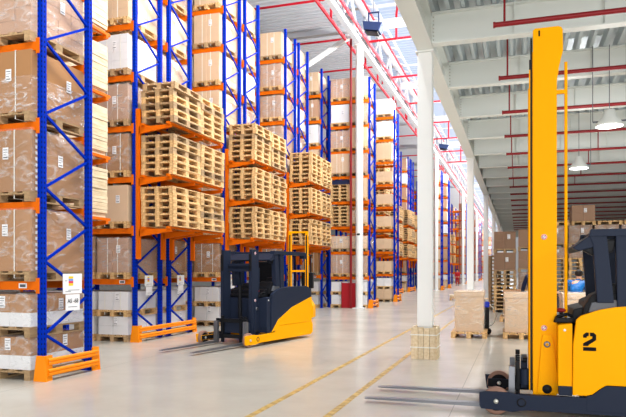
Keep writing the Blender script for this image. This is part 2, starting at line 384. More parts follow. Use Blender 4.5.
for zz in range(7):
    for s in (-.06, .06): jp.tube((-.0, s, .07+zz*.065), (.022, s, .07+zz*.065), .012, 'hub', 6)
jp = jp.mesh('end_plate')
njoist = 0
for k in range(-2, 25):
    Y = 10.95+2.72*k
    t = thing('mezzanine_joist', 'cream steel joist under the mezzanine deck, %s from the front' % W[njoist] if njoist < 24 else 'cream steel joist near the far end of the mezzanine, %s beyond' % W[njoist-24], 'beam', (0, Y, 5.44), 0, 'cream joists under the mezzanine')
    inst('bottom_flange', jf, t); inst('web', jw, t)
    if k < 8:
        inst('top_flange', jt, t); inst('end_plate', jp, t, (jx0+.012, 0, 0))
        for q in range(9): inst('stiffener', js, t, (-.05+1.36*q+(k % 2)*.1, 0, 0))
    njoist += 1
# square columns carrying the mezzanine
for k, Y in enumerate((11.3, 22.4, 33.5, 44.6, 56, 67)):
    t = thing('square_column', ['white square column at the aisle edge with a wooden guard round its foot', 'white square column behind the wrapped pallet, second along the aisle', 'white square column, third along the aisle',
        'white square column, fourth along the aisle', 'white square column, fifth along the aisle', 'white square column, farthest along the aisle'][k], 'column', (-1.57, Y, 0), 0, 'white square mezzanine columns')
    MB().box(-.115, .115, -.115, .115, 0, 5.42, 'colw').build('shaft', t, bevel=.012)
    MB().box(-.16, .16, -.16, .16, 5.42, 5.44, 'colw').build('cap_plate', t)
    if k == 0: MB().box(-.128, .128, -.128, .128, .57, 5.36, 'colw').build('lower_casing', t, bevel=.01)
g = thing('column_guard', 'upright wooden planks strapped round the foot of the nearest square column', 'guard', (-1.57, 11.3, 0))
for i in range(4):
    for s in range(4):
        w = .094; a = -.2+i*.1+.05; R = Matrix.Rotation(s*PI/2, 3, 'Z')
        m_ = MB(); m_.box(a-w/2, a+w/2, -.225, -.185, .0, .56+random.uniform(-.015, .012), 'plank', R); m_.build('plank', g)
for z in (.2, .42): MB().box(-.23, .23, -.23, -.227, z, z+.02, 'strap').box(.227, .23, -.23, .23, z, z+.02, 'strap').box(-.23, .23, .227, .23, z, z+.02, 'strap').box(-.23, -.227, -.23, .23, z, z+.02, 'strap').build('strap', g)

# sprinkler pipes under the mezzanine
for k in range(20):
    Y = 7.0+2.71*k; L = 14
    t = thing('sprinkler_pipe', 'dark red sprinkler pipe hung under the mezzanine, %s from the front' % W[k], 'pipe', (-.32, Y, 5.2), 0, 'dark red sprinkler pipes under the mezzanine')
    MB().tube((0, 0, 0), (L, 0, 0), .038, 'dred', 10).build('pipe', t)
    MB().tube((-.03, 0, 0), (0, 0, 0), .046, 'dred', 10).build('end_cap', t)
    if k < 9:
        for dx in (.13, 2.6, 5.2): MB().tube((dx, 0, .03), (dx, 0, .8), .018, 'dred', 6).build('dropper', t)
for k in range(5):
    x, y = [(1.7, 13.5), (1.6, 18.8), (4.6, 6.2), (5.9, 22), (9.5, 13)][k]  # lamps past the visible pair are added out of view for bounce light
    t = thing('high_bay_lamp', ['lit white high-bay lamp hanging under the mezzanine right of the yellow mast', 'smaller lit white lamp hanging farther back right of the yellow mast',
        'white lamp added out of view under the mezzanine above the truck body', 'white lamp added out of view under the mezzanine right of the back stacks', 'white lamp added out of view under the mezzanine far to the right', 'white lamp just in front of the back stacks'][k], 'lamp', (x, y, 4.38), 0, 'lamps under the mezzanine')
    MB().lathe([(.03, .34), (.10, .32), (.12, .20), (.24, .06), (.25, .0), (.235, 0.0), (.22, .05)], 'cream', n=24).build('shade', t)
    MB().lathe([(.0, .012), (.2, .012), (.215, .03)], 'lampglow', n=24).build('bulb', t)
    for s in (-.3, .3):
        MB().tube((s, 0, .1), (s, 0, 1.6), .008, 'grey', 6).build('hanger', t)
    MB().bar((-.3, 0, .1), (.3, 0, .1), .03, .03, 'grey').build('bracket', t)
    MB().tube((0, 0, .34), (0, 0, 1.6), .008, 'grey', 6).build('cable', t)
    l = bpy.data.lights.new('lamp_light', 'SPOT'); l.energy = 520; l.spot_size = 2.6; l.spot_blend = .6; l.shadow_soft_size = .2; l.color = (1, .99, .95)
    l2 = bpy.data.lights.new('mezzanine_fill', 'POINT'); l2.energy = 90; l2.shadow_soft_size = .25; lg = bpy.data.objects.new('mezzanine_fill', l2); COL.objects.link(lg); lg.parent = t; lg.location = (0, 0, -.3)  # point light added below each shade to brighten the mezzanine underside
    lo = bpy.data.objects.new('lamp_light', l); COL.objects.link(lo); lo.parent = t; lo.location = (0, 0, -.03)
for k in range(12):  # unseen housings, added to go with the rack fill strip
    t = thing('fill_housing', 'added unseen light housing hung over the aisle beside the mezzanine edge, %s from the front' % W[k], 'lamp', (-2.75, 4+7.5*k, 10.36), 0, 'added light housings over the aisle')
    MB().prism([(.05, -.3), (.16, -.26), (.20, .12), (.08, .22)], -1.2, 1.2, 'grey').build('housing', t)
    for y in (-1, 1): MB().tube((.12, y, .16), (.12, y, 2.6), .01, 'grey', 6).build('hanger', t)
# flood lamps by the truss
for k, (x, y, z) in enumerate(((-4.9, 22.0, 10.12), (-4.95, 45, 10.2))):
    t = thing('flood_lamp', ['dark blue-grey flood lamp hanging by the roof truss near the nearest round column', 'dark flood lamp hanging farther along the roof truss'][k], 'lamp', (x, y, z))
    MB().prism([(-.36, 0), (.28, -.12), (.42, .2), (-.4, .35)], -.3, .3, 'lampbox').build('housing', t, bevel=.02)
    MB().box(-.3, .24, -.24, .24, -.14, -.1, 'black', Matrix.Rotation(.19, 3, 'Y'), (0, 0, .0)).build('lens', t)
    b = MB(); b.bar((-.2, 0, .3), (-.2, 0, .75), .06, .05, 'lampbox').bar((.22, 0, .3), (.22, 0, .75), .06, .05, 'lampbox').bar((-.23, 0, .75), (.25, 0, .75), .06, .05, 'lampbox'); b.build('bracket', t)
    MB().tube((0, 0, .75), (0, 0, 3.35 if k == 0 else 3.2), .012, 'grey', 6).build('hanger', t)
    t.scale = (.86, .86, .86)

# ---------------------------------------------------------------- pallets and loads
def pallet_mb(m='wood', dx=.8, dy=1.2, simple=False):
    b = MB(); X = dx/2; Y = dy/2
    for x in (-X+.05, 0, X-.05): b.box(x-.05, x+.05, -Y, Y, 0, .022, m)
    for x in (-X+.05, 0, X-.05):
        for y in (-Y+.0725, 0, Y-.0725): b.box(x-.05, x+.05, y-.0725, y+.0725, .022, .1, m)
    for y in (-Y+.0725, 0, Y-.0725): b.box(-X, X, y-.0725, y+.0725, .1, .122, m)
    n = 5; w = .128
    for i in range(n):
        x = -X+w/2+i*(dx-w)/(n-1); b.box(x-w/2, x+w/2, -Y, Y, .122, .144, m)
    return b
PAL = [pallet_mb('wood').mesh('pallet'), pallet_mb('woodd').mesh('pallet')]
PALW = [pallet_mb('wood', 1.15).mesh('pallet'), pallet_mb('woodd', 1.15).mesh('pallet')]
pallets = []   # (x, y, z, rz, kind, label, group)
def add_pallet(x, y, z, rz, kind, label, group, wide=False): pallets.append((x, y, z, rz, kind, label, group, wide))

def load_mb(w, d, h, nx, ny, nz, mats, jit=.004, gap=.003, top=None):
    b = MB(); cw, cd, ch = w/nx, d/ny, h/nz; rnd = random.Random(int(w*100+d*10+h*1000+nx+nz*7))
    for k in range(nz):
        for i in range(nx):
            for j in range(ny):
                if 0 < i < nx-1 and 0 < j < ny-1 and k < nz-1: continue
                jx, jy = rnd.uniform(-jit, jit), rnd.uniform(-jit, jit)
                x0 = -w/2+i*cw+jx; y0 = -d/2+j*cd+jy; m = mats[(k+i+j) % len(mats)] if len(mats) > 1 else mats[0]
                if callable(top): m = top(k)
                b.box(x0+gap, x0+cw-gap, y0+gap, y0+cd-gap, k*ch, (k+1)*ch-gap*(k < nz-1), m)
    return b
LOADS = {}
def load_mesh(kind):
    if kind in LOADS: return LOADS[kind]
    k = kind
    if k == 'big': b = load_mb(.78, 1.14, .80, 1, 1, 1, ['card'], 0)
    elif k == 'bigl': b = load_mb(.78, 1.14, .80, 1, 1, 1, ['cardl'], 0)
    elif k == 'wrap': b = load_mb(.80, 1.15, .78, 2, 3, 3, ['cardp'])
    elif k == 'wrapl': b = load_mb(.80, 1.15, .80, 2, 3, 4, ['cardl'])
    elif k == 'wraps': b = load_mb(.78, 1.13, .50, 2, 3, 2, ['cardl'])
    elif k == 'white': b = load_mb(.78, 1.13, .76, 2, 3, 4, ['white'])
    elif k == 'whites': b = load_mb(.76, 1.12, .40, 2, 3, 2, ['white'])
    elif k == 'dark': b = load_mb(.78, 1.12, .64, 2, 2, 2, ['cardd'])
    elif k == 'W1': b = load_mb(1.15, 1.14, .88, 1, 1, 1, ['card'], 0)
    elif k == 'W2': b = load_mb(1.15, 1.14, .84, 2, 2, 2, ['cardp'], .002)
    elif k == 'W3': b = load_mb(1.12, 1.14, .90, 4, 4, 5, ['cardp'])
    elif k == 'half':
        b = MB()
        for i in range(3):
            for j in range(3):
                x = -.56+i*.374; y = -.57+j*.38
                b.box(x, x+.37, y, y+.374, 0, .20, 'white'); b.box(x, x+.37, y, y+.374, .20, .46, 'card')
    me = b.mesh('load', bevel=.006 if k in ('big', 'bigl', 'W1', 'W2') else 0); LOADS[kind] = me; return me
LH = dict(big=.8, bigl=.8, wrap=.78, wrapl=.8, wraps=.5, white=.76, whites=.4, dark=.64, W1=.88, W2=.84, W3=.9, half=.46)
LW = {k: (1.15 if k[0] == 'W' or k == 'half' else .8) for k in LH}
def label_mesh(axis, w=.10, h=.17):
    b = MB()
    if axis == 'f':
        b.box(-w/2, w/2, -.003, 0, 0, h, 'label')
        for i, (a, c) in enumerate(((.02, .035), (.065, .072), (.1, .106), (.132, .142))): b.box(-w*.38, w*(.38 if i != 1 else .1), -.0045, -.003, a, c, 'print')
    else:
        b.box(0, .003, -w/2, w/2, 0, h, 'label')
        for i, (a, c) in enumerate(((.02, .035), (.065, .072), (.1, .106), (.132, .142))): b.box(.003, .0045, -w*.38, w*(.38 if i != 1 else .1), a, c, 'print')
    return b.mesh('label')
LF, LS = label_mesh('f'), label_mesh('s')
def wrap_mesh(w, d, h, m='film', sag=.012):
    # a shell of stretch film slightly puckered over the load, open below
    bm = bmesh.new(); bmesh.ops.create_cube(bm, size=1)
    for v in bm.verts: v.co = Vector((v.co.x*(w+.016), v.co.y*(d+.016), (v.co.z+.5)*(h+.02)))
    bmesh.ops.delete(bm, geom=[f for f in bm.faces if f.normal.z < -.5], context='FACES')
    bmesh.ops.subdivide_edges(bm, edges=bm.edges, cuts=5, use_grid_fill=True)
    r = random.Random(int(w*77+h*991))
    for v in bm.verts:
        n = Vector((v.co.x/w, v.co.y/d, 0));
        if v.co.z > .01: v.co += Vector((n.x, n.y, .3))*r.uniform(0, sag)
    me = bpy.data.meshes.new('shrink_wrap'); bm.to_mesh(me); bm.free(); me.materials.append(M[m])
    for p in me.polygons: p.use_smooth = True
    return me
WRAP = {}
LOADQ = []
def add_load(*a, **k): LOADQ.append((a, k))
def make_load(kind, x, y, z, label, group, rz=0, parts=True, wrap=False, straps=False, strips=False, hs=1.0):
    me = load_mesh(kind); w = {'W1': 1.15, 'W2': 1.15, 'W3': 1.12, 'half': 1.12}.get(kind, .79); h = LH[kind]; d = 1.14
    o = inst('carton_load', me, None, (x, y, z), (0, 0, rz)); o.scale = (1, 1, hs); tag(o, label, 'boxes', group)
    if parts:
        inst('label', LF, o, (random.uniform(.05, .2)*w, -d/2-.004, h*random.uniform(.45, .6)))
        if random.random() < .7: inst('label', LS, o, (w/2+.004, random.uniform(.0, .35), h*random.uniform(.45, .6)))
        if strips:
            for q in range(int(h/.085)): inst('label', STRIP, o, (w/2+.003, -d/2+.12, .02+q*.085))
    if straps:
        for sx in straps:
            s = MB(); s.box(sx-.008, sx+.008, -d/2-.006, d/2+.006, -.1, -.095, 'strap').box(sx-.008, sx+.008, -d/2-.009, -d/2-.005, -.1, h+.004, 'strap').box(sx-.008, sx+.008, -d/2-.009, d/2+.009, h, h+.005, 'strap').box(sx-.008, sx+.008, d/2+.005, d/2+.009, -.1, h+.004, 'strap')
            s.build('strap', o)
    if wrap:
        key = (w, h, wrap)
        if key not in WRAP: WRAP[key] = wrap_mesh(w, d, h*(1 if wrap != 'filmd' else .55), wrap)
        inst('shrink_wrap', WRAP[key], o)
    return o
STRIP = MB().box(0, .003, -.045, .045, 0, .045, 'label').box(.003, .004, -.01, .03, .012, .03, 'print').mesh('label')

# ---------------------------------------------------------------- racks
HOLE = {}
def post_mesh(H):
    if H not in HOLE:
        HOLE[H] = MB().box(-.044, .044, -.042, .042, 0, H, 'perf').mesh('post')
    return HOLE[H]
FOOT = MB().box(-.08, .08, -.07, .07, 0, .012, 'blue').mesh('foot_plate')
BUP = MB().bar((0, .045, 0), (0, 1.01, .525), .035, .035, 'blue').mesh('brace'); BDN = MB().bar((0, .045, .525), (0, 1.01, 0), .035, .035, 'blue').mesh('brace')
BEAMS = {}
def beam_mesh(L):
    L = round(L, 3)
    if L not in BEAMS:
        BEAMS[L] = MB().box(-L, 0, -.025, .025, -.06, .06, 'orange').mesh('beam')
    return BEAMS[L]
CONN = MB().box(-.012, .05, -.052, -.046, -.11, .11, 'orange').box(-.014, -.004, -.052, .03, -.11, .11, 'orange').mesh('beam_connector')
CONN_B = MB().box(-.012, .05, .046, .052, -.11, .11, 'orange').box(-.014, -.004, -.03, .052, -.11, .11, 'orange').mesh('beam_connector')
BPL = MB().box(-.07, .07, -.004, 0, -.035, .035, 'label').box(-.05, .05, -.006, -.004, -.02, .02, 'print').mesh('beam_label')
def rack(x, y, H, levels, L, label, detail=2, guard_side=None):
    """a single-depth pallet rack bay: x is the outer face of the end frame; depth 1.1 from y"""
    t = thing('pallet_rack', label, 'rack', (x, y, 0), 0, 'blue and orange pallet racks')
    pm = post_mesh(H)
    for fx in (-.05, -L-.15):
        for fy in (.045, 1.055):
            p = inst('post', pm, t, (fx, fy, 0))
            if detail > 1: inst('foot_plate', FOOT, p)
        if (fx < -1 and detail < 2) or detail < 1: continue
        z = .12; k = 0
        while z+.525 < H-.05:
            inst('brace', BUP if k % 2 else BDN, t, (fx, .045, z)); z += .525; k += 1
            if fx < -1 and k > 3: break
    bm_ = beam_mesh(L)
    for i, z in enumerate(levels):
        for fy in (.02, 1.08):
            b = inst('beam', bm_, t, (-.1, fy, z))
            if detail > 1:
                inst('beam_connector', CONN if fy < .5 else CONN_B, b, (0, .025 if fy < .5 else -.025, 0))
        if detail > 1 and i == 0: inst('beam_label', BPL, b.parent, (-.34, -.006, z))
    return t
def guard(x, y, L, label):
    t = thing('rack_end_guard', label, 'guard', (x, y, 0), 0, 'orange rack end guards')
    for yy, s in ((-.02, 1), (L, -1)):
        b = MB(); w = .13
        b.prism([(-.11, 0), (.11, 0), (.08, .36), (-.06, .36)], yy-.02 if s > 0 else yy, yy if s > 0 else yy+.02, 'guard')
        b.box(.06, .09, min(yy, yy+s*w), max(yy, yy+s*w), 0, .36, 'guard')
        q = b.build('end_post', t)
        bb = MB()
        for zz in (.1, .26): bb.tube((.09, yy+s*.07, zz), (.1, yy+s*.07, zz), .014, 'hub', 8)
        bb.build('bolt', q)
    for z in (.12, .27):
        b = MB(); b.prism([(.09, z-.05), (.11, z-.035), (.11, z-.01), (.095, z), (.11, z+.01), (.11, z+.035), (.09, z+.05), (.08, z+.05), (.08, z-.05)], .02, L-.02, 'guard'); b.build('rail', t)
def cantilever(x, y, zs, Y0, Y1, label):
    """orange arm frame bolted on a rack end: uprights at post positions, arms to +x, beams along y"""
    t = thing('cantilever_frame', label, 'rack', (x, y, 0), 0, 'orange cantilever frames on rack ends')
    for j, fy in enumerate((.045, 1.055, Y0+.045-y, Y0+1.055-y)):
        b = MB().box(0, .07, fy-.05, fy+.05, zs[0]-.62, zs[-1]+.42, 'orange').box(.07, .09, fy-.03, fy+.03, zs[0]-.62, zs[-1]+.42, 'orange'); q = b.build('upright', t)
        for z in zs:
            b = MB(); b.prism([(.07, z-.13), (.07, z+.03), (.86, z+.03), (.86, z-.03)], fy-.03, fy+.03, 'orange'); b.build('arm', q)
    for z in zs:
        for xx in (.2, .82): MB().box(xx-.03, xx+.03, -.06, Y1-y+.06, z+.03, z+.08, 'orange').build('deck_beam', t)
    return t

def sign(x, y, z, s, label, txt=None):
    t = thing('rack_sign', label, 'sign', (x, y, z), 0, 'white location signs on rack ends')
    MB().box(0, .006, -.21*s, .21*s, -.15*s, .15*s, 'label').build('panel', t)
    b = MB()
    for i, c in enumerate(('q_yellow', 'q_red', 'q_blue', 'q_yellow')):
        b.box(.006, .008, -.09*s, .01*s, (-.03+i*.035)*s, (.005+i*.035)*s, c)
    b.build('colour_code', t)
    b = MB(); [b.box(.006, .007, a*s, c*s, zz*s, (zz+.008)*s, 'grey') for a, c, zz in ((-.17, -.12, .04), (-.1, .15, -.1), (-.16, -.04, -.12))]; b.build('small_print', t)
    MB().box(0, .006, -.15*s, .16*s, -.40*s, -.16*s, 'label').build('number_card', t)
    if txt:
        me = text_mesh(txt, .088*s, 'q_black'); inst('number_text', me, t, (.0085, .005, -.26*s), (PI/2, 0, PI/2))
    MB().box(.006, .007, -.1*s, .1*s, -.35*s, -.342*s, 'grey').build('small_print', t)

LV = ['floor', 'lowest beam', 'second beam', 'third beam', 'fourth beam', 'fifth beam', 'sixth beam', 'seventh beam', 'top beam']
ROWN = []
P = 25.8
rows = []
for g in range(6):
    o = P*g
    rows += [dict(g=g, i=0, y=(7.26 if g == 0 else 5.6+o), x=-6.38 if g == 0 else -5.88, H=10.4 if g == 0 else 9.7, cant=False, single=True, L=2.7, z0=1.34, p=1.135),
             dict(g=g, i=1, y=8.62+o if g == 0 else 8.9+o, x=-7.93, H=10.0, cant='b', single=True, L=2.7, z0=1.31, p=1.12),
             dict(g=g, i=2, y=11.85+o, x=-7.93, H=10.0, cant=True, single=False, yb=13.25+o, L=2.7, z0=1.31, p=1.12),
             dict(g=g, i=3, y=16.05+o, x=-7.83, H=10.0, cant=True, single=False, yb=17.45+o, L=2.7, z0=1.31, p=1.085),
             dict(g=g, i=4, y=20.55+o, x=-7.68, H=10.0, cant=True, single=False, yb=21.95+o, L=2.7, z0=1.31, p=1.085),
             dict(g=g, i=5, y=25.66+o, x=-5.85, H=9.65, cant=False, single=True, L=1.62, z0=1.25, p=1.06)]
SEC = ['', ' in middle distance', ' in far distance', ' in farther distance', ' near hall end', ' at hall end']
def rname(r):
    if r['g'] == 0:
        return ['near left corner rack', 'rack behind corner rack', 'first double rack', 'second double rack', 'third double rack', 'round column rack', 'rack left of round column rack'][r['i']]
    return ['single rack', 'rack behind single rack', 'first double rack', 'second double rack', 'third double rack', 'full-length rack'][r['i']] + SEC[r['g']]
rows.insert(6, dict(g=0, i=6, y=25.2, x=-7.8, H=10.05, cant=False, single=True, L=2.7, z0=1.31, p=1.085))
kinds_by = ['white', 'big', 'wrap', 'wrapl', 'bigl', 'wrap', 'wrapl', 'wrap', 'wrapl']
rl = random.Random(3)
KD = dict(big='brown carton', bigl='pale carton', wrap='wrapped brown cartons', wrapl='wrapped pale cartons', wraps='low wrapped cartons', white='white boxes', whites='white boxes', dark='dark cartons')
for r in rows:
    n = rname(r); g = r['g']; nl = 8
    levels = [r['z0']+r['p']*k for k in range(nl)]
    det = 2 if g == 0 else 1 if g < 3 else 0
    rack(r['x'], r['y'], r['H'], levels, r['L'], 'blue and orange %s%s' % (n, ', its front frame' if not r['single'] else ''), det)
    if not r['single']: rack(r['x'], r['yb'], r['H'], levels, r['L'], 'blue and orange %s, its back frame' % n, det)
    if r['i'] not in (1, 6):
        Lg = 1.1+.04 if r['single'] else r['yb']+1.1-r['y']+.04
        guard(r['x']+.02, r['y']-.04, Lg, 'orange two-rail guard at the foot of the %s' % n)
    zs = [levels[1], levels[2], levels[3]]
    if r['cant'] is True:
        cantilever(r['x'], r['y'], zs, r['yb'], r['yb']+1.1, 'orange arms carrying empty pallet stacks on the %s' % n)
        depth = [r['y']+.62, r['y']+1.86]
    elif r['cant'] == 'b':
        t = thing('cantilever_frame', 'orange arms carrying pallets on the %s' % n, 'rack', (r['x'], r['y'], 0), 0, 'orange cantilever frames on rack ends')
        for fy in (.045, 1.055):
            q = MB().box(0, .07, fy-.05, fy+.05, zs[0]-.62, 7.5, 'orange').build('upright', t)
            for z in levels[1:7]: MB().prism([(.07, z-.13), (.07, z+.03), (.86, z+.03), (.86, z-.03)], fy-.03, fy+.03, 'orange').build('arm', q)
        for z in levels[1:7]:
            for xx in (.2, .82): MB().box(xx-.03, xx+.03, -.06, 1.16, z+.03, z+.08, 'orange').build('deck_beam', t)
        depth = [r['y']+.55]; zs = levels[1:7]
    if r['cant']:
        if r['i'] == 1 and g == 0:
            for li, z in enumerate(zs):
                t = thing('board_pack', 'pack of pale wooden boards, %s arms, rack behind corner rack' % ['lowest', 'second', 'third', 'fourth', 'fifth', 'top'][li], 'boards', (r['x']+.44, r['y']+.53, z+.08), 0, 'packs of pale boards behind the corner rack')
                for q in range(3): MB().box(-.33+.28*q, -.25+.28*q, -.62, .62, 0, .09, 'plank').build('skid', t)
                for q in range(13):
                    jx = rl.uniform(-.008, .008); MB().box(-.34+jx, .34+jx, -.64, .64, .092+q*.062, .092+q*.062+.058, 'plank').build('board', t)
            zs = []
        for li, z in enumerate(zs):
            cnt = 7 if (li == len(zs)-1 and r['i'] >= 3) else 6
            for di, yy in enumerate(depth):
                if di == 1 and g > 1: continue
                jx, jy = rl.uniform(-.015, .015), rl.uniform(-.01, .01)
                for c in range(cnt):
                    add_pallet(r['x']+.52+jx+rl.uniform(-.02, .02), yy+jy+rl.uniform(-.012, .012), z+.08+c*.1445, rl.uniform(-.012, .012), 1 if rl.random() < .2 else 0,
                        'empty pallet, %s from bottom, %s stack, %s arms, %s' % (W[c], 'front' if di == 0 else 'rear', (['lowest', 'middle', 'top'] if len(zs) == 3 else ['lowest', 'second', 'third', 'fourth', 'fifth', 'top'])[li], n),
                        'empty pallets stacked on the cantilever arms')
    # loads in the racks
    if r['i'] == 0 and g == 0:
        X = r['x']-.1-.06-.575; Y = r['y']+.53
        add_pallet(X, Y, 0, 0, 1, 'dark floor pallet under the near left corner rack cartons', 'pallets under loads', True)
        add_load('half', X, Y, .145, 'brown-topped white cartons, lower tier on the floor of the near left corner rack', 'loads in the racks', wrap='film')
        add_pallet(X, Y, .61, 0, 1, 'dark wooden pallet between the two tiers of cartons in the near left corner rack', 'pallets under loads', True)
        add_load('half', X, Y, .755, 'brown-topped white cartons, upper tier on the floor of the near left corner rack', 'loads in the racks', wrap='film')
        for k, z in enumerate(levels):
            kd = ['W1', 'W1', 'W1', 'W3', 'W2', 'W3', 'W2', 'W3'][k]
            add_pallet(X, Y, z+.062, 0, 1, 'wide wooden pallet at rack end, %s, near left corner rack' % LV[k+1], 'pallets under loads', True)
            add_load(kd, X, Y, z+.207, '%s, %s, near left corner rack' % (['large brown carton with a white strap', 'large brown carton with film bands', 'large brown carton, two white straps, crumpled film', 'grid of wrapped pinkish cartons', 'wrapped cartons', 'grid of wrapped cartons', 'wrapped cartons', 'grid of wrapped cartons'][k], LV[k+1]),
                     'loads in the racks', wrap=['film', 'film', 'filmd', 'film', 'film', None, None, None][k], straps=[(.28,), (.28,), (-.05, .3), None, None, None, None, None][k], strips=k < 2)
            if k < 5:
                add_pallet(X-1.25, Y, z+.062, 0, 0, 'wide pallet second from end, %s, near left corner rack' % LV[k+1], 'pallets under loads', True)
                add_load('W1' if k < 3 else 'W3', X-1.25, Y, z+.207, 'second load from end, %s, near left corner rack' % LV[k+1], 'loads in the racks', parts=False)
        continue
    frames = [('front', r['y'])] if r['single'] else [('front', r['y']), ('back', r['yb'])]
    for fn, fy in frames:
        for k in range(-1, nl):
            z = 0 if k < 0 else levels[k]+.062
            ncol = {0: 3, 1: 2}.get(g, 1) if fn == 'front' else 1
            if r['i'] == 5: ncol = min(ncol, 2)
            if r['i'] == 1: ncol = 1
            for c in range(ncol):
                X = r['x']-.1-(.07 if r['i'] != 5 else .01)-.4-c*(.88 if r['i'] != 5 else .8); Y = fy+.54
                if fn == 'back' and ((g >= 1 and k > 5) or g > 2): continue
                if k < 0: kd = 'whites'
                else: kd = rl.choice({0: ['big', 'big', 'wrap'], 1: ['wrap', 'bigl', 'wrap'], 2: ['wrap', 'wrapl', 'big']}.get(k, ['wrap', 'wrapl', 'bigl', 'wrap', 'wrapl', 'wrap', 'white']))
                if r['i'] == 5 and g == 0 and fn == 'front' and 0 <= k < 3: kd = ['wrap', 'wraps', 'wraps'][k] if k else 'wrap'
                if r['i'] == 5 and g == 0 and c == 1 and k in (2, 3) and fn == 'front': kd = 'pstack'
                if r['i'] == 0 and g == 1 and 0 <= k < 5: kd = 'wraps'
                if r['i'] == 5 and g == 1: kd = rl.choice(['wrap', 'wraps', 'wrapl'])
                col = ['nearest aisle', 'second from aisle', 'third from aisle'][c]
                where = '%s, %s, %s%s' % (col, LV[k+1], n, '' if r['single'] else ' (%s)' % fn)
                if kd == 'pstack':
                    if k == 3: tag(MB().box(-.42, .42, -.62, .62, 0, .02, 'navycloth').box(-.42, .42, -.63, -.62, -.16, .02, 'navycloth').box(.42, .43, -.63, .63, -.16, .02, 'navycloth').box(-.42, .42, .62, .63, -.16, .02, 'navycloth').build('tarpaulin', None, loc=(X, Y, z+6*.1445+.003)), 'dark navy cover over the pallet stack in the round column rack', 'cover')
                    for q in range(6): add_pallet(X, Y, z+q*.1445, rl.uniform(-.02, .02), 0, 'empty pallet %s from bottom, %s' % (W[q], where), 'empty pallets stacked in the racks')
                    continue
                add_pallet(X, Y, z, 0, rl.choice((0, 0, 1)), 'pallet under load ' + where, 'pallets under loads')
                if k < 0 and kd == 'whites':
                    h2 = 'whites' if rl.random() < .6 or (r['i'] in (2, 3)) else 'wraps'
                    add_load(h2, X, Y, z+.145, '%s, lower tier, %s' % (KD[h2], where), 'loads in the racks', parts=g == 0)
                    add_pallet(X, Y, z+.146+LH[h2], 0, 0, 'pallet between tiers ' + where, 'pallets under loads')
                    add_load('whites', X, Y, z+.291+LH[h2], '%s, upper tier, %s' % (KD['whites'], where), 'loads in the racks', parts=g == 0, straps=(-.2, .2) if g == 0 and c < 2 else None)
                else:
                    add_load(kd, X, Y, z+.145, '%s %s' % (KD[kd], where), 'loads in the racks', parts=g == 0 and c < 2, straps=((-.15, .2) if kd in ('big', 'white') else (-.2,) if kd == 'bigl' else (-.13, .13)) if g == 0 and c < 2 else None,
                             wrap='film' if (g == 0 and r['i'] in (2, 3, 4, 5) and k < 8 and c < 2 and kd in ('big', 'wrap', 'wraps')) else None, hs=1 if kd != 'wrap' else rl.uniform(.9, 1.02))

sign(-6.37, 7.87, 1.36, 1.0, 'largest white location sign, reading AS -68, on the near left corner rack', 'AS -68')
for (x, y, z, s, lb) in ((-7.92, 12.35, 1.33, .8, 'white location sign on the first double rack from the left, front frame'), (-7.92, 13.75, 1.33, .8, 'white location sign on the first double rack from the left, back frame'),
    (-7.82, 16.5, 1.33, .8, 'white location sign on the second double rack from the left, front frame'), (-7.82, 17.95, 1.33, .8, 'white location sign on the second double rack from the left, back frame'),
    (-7.67, 21.1, 1.33, .8, 'white location sign on the third double rack from the left, front frame'), (-7.67, 22.5, 1.33, .8, 'white location sign on the third double rack from the left, back frame')):
    sign(x, y, z, s, lb)
o = MB().box(-.32, .32, -.02, .02, 0, 1.05, 'redcloth').box(-.34, -.30, -.03, .03, 0, 1.08, 'dred').box(.30, .34, -.03, .03, 0, 1.08, 'dred').build('safety_screen', None, loc=(-6.72, 25.52, .0), bevel=.004)
tag(o, 'dark red panel standing in front of the rack left of the nearest round column', 'panel')

# ---------------------------------------------------------------- storage blocks under the mezzanine
bx = -.9
for c in range(8):
    X = bx+.43+c*.87; npal = [11, 6, 14, 14, 14, 14, 14, 14][c]
    if c == 0: npal = 11
    for q in range(npal):
        add_pallet(X+rl.uniform(-.02, .02), 25.1, q*.1445, rl.uniform(-.02, .02), rl.choice((0, 0, 1)), 'empty pallet, %s from bottom, %s back stack from the aisle under the mezzanine' % (W[q], W[c]), 'empty pallets in the back stacks')
    z = npal*.1445+.002
    if c == 1:
        add_load('dark', X, 25.1, z, 'wrapped brown cartons in the middle of the second back stack from the aisle', 'cartons on the back stacks', wrap='film'); z += .64
        add_pallet(X, 25.1, z+.002, 0, 1, 'pallet between the cartons of the second back stack from the aisle', 'empty pallets in the back stacks'); z += .147
    add_load('dark', X, 25.1, z+.002, 'dark brown cartons, lower tier on the %s back stack from the aisle' % W[c], 'cartons on the back stacks', hs=1 if c < 2 else .6, wrap='film' if c > 1 else None); z += .642*(1 if c < 2 else .6)+.002
    add_pallet(X, 25.1, z, 0, 1, 'pallet between the carton tiers of the %s back stack from the aisle' % W[c], 'empty pallets in the back stacks')
    add_load('dark', X, 25.1, z+.147, 'dark brown cartons, upper tier on the %s back stack from the aisle' % W[c], 'cartons on the back stacks', wrap='film' if c > 1 else None); z += .147+.642
    if c > 1:
        add_pallet(X+.1, 25.1, z, 0, 0, 'pallet on top of the %s back stack from the aisle' % W[c], 'empty pallets in the back stacks')
    if c in (3,):
        add_load('dark', X+.1, 25.1, z+.147, 'dark brown open cartons topmost on the back stacks', 'cartons on the back stacks', hs=.9)
for q in range(15):
    add_pallet(-.72, 26.5, q*.1445, .02, 1, 'dark pallet, %s from bottom, stack behind the back stacks' % W[q], 'dark pallets by the third square column')

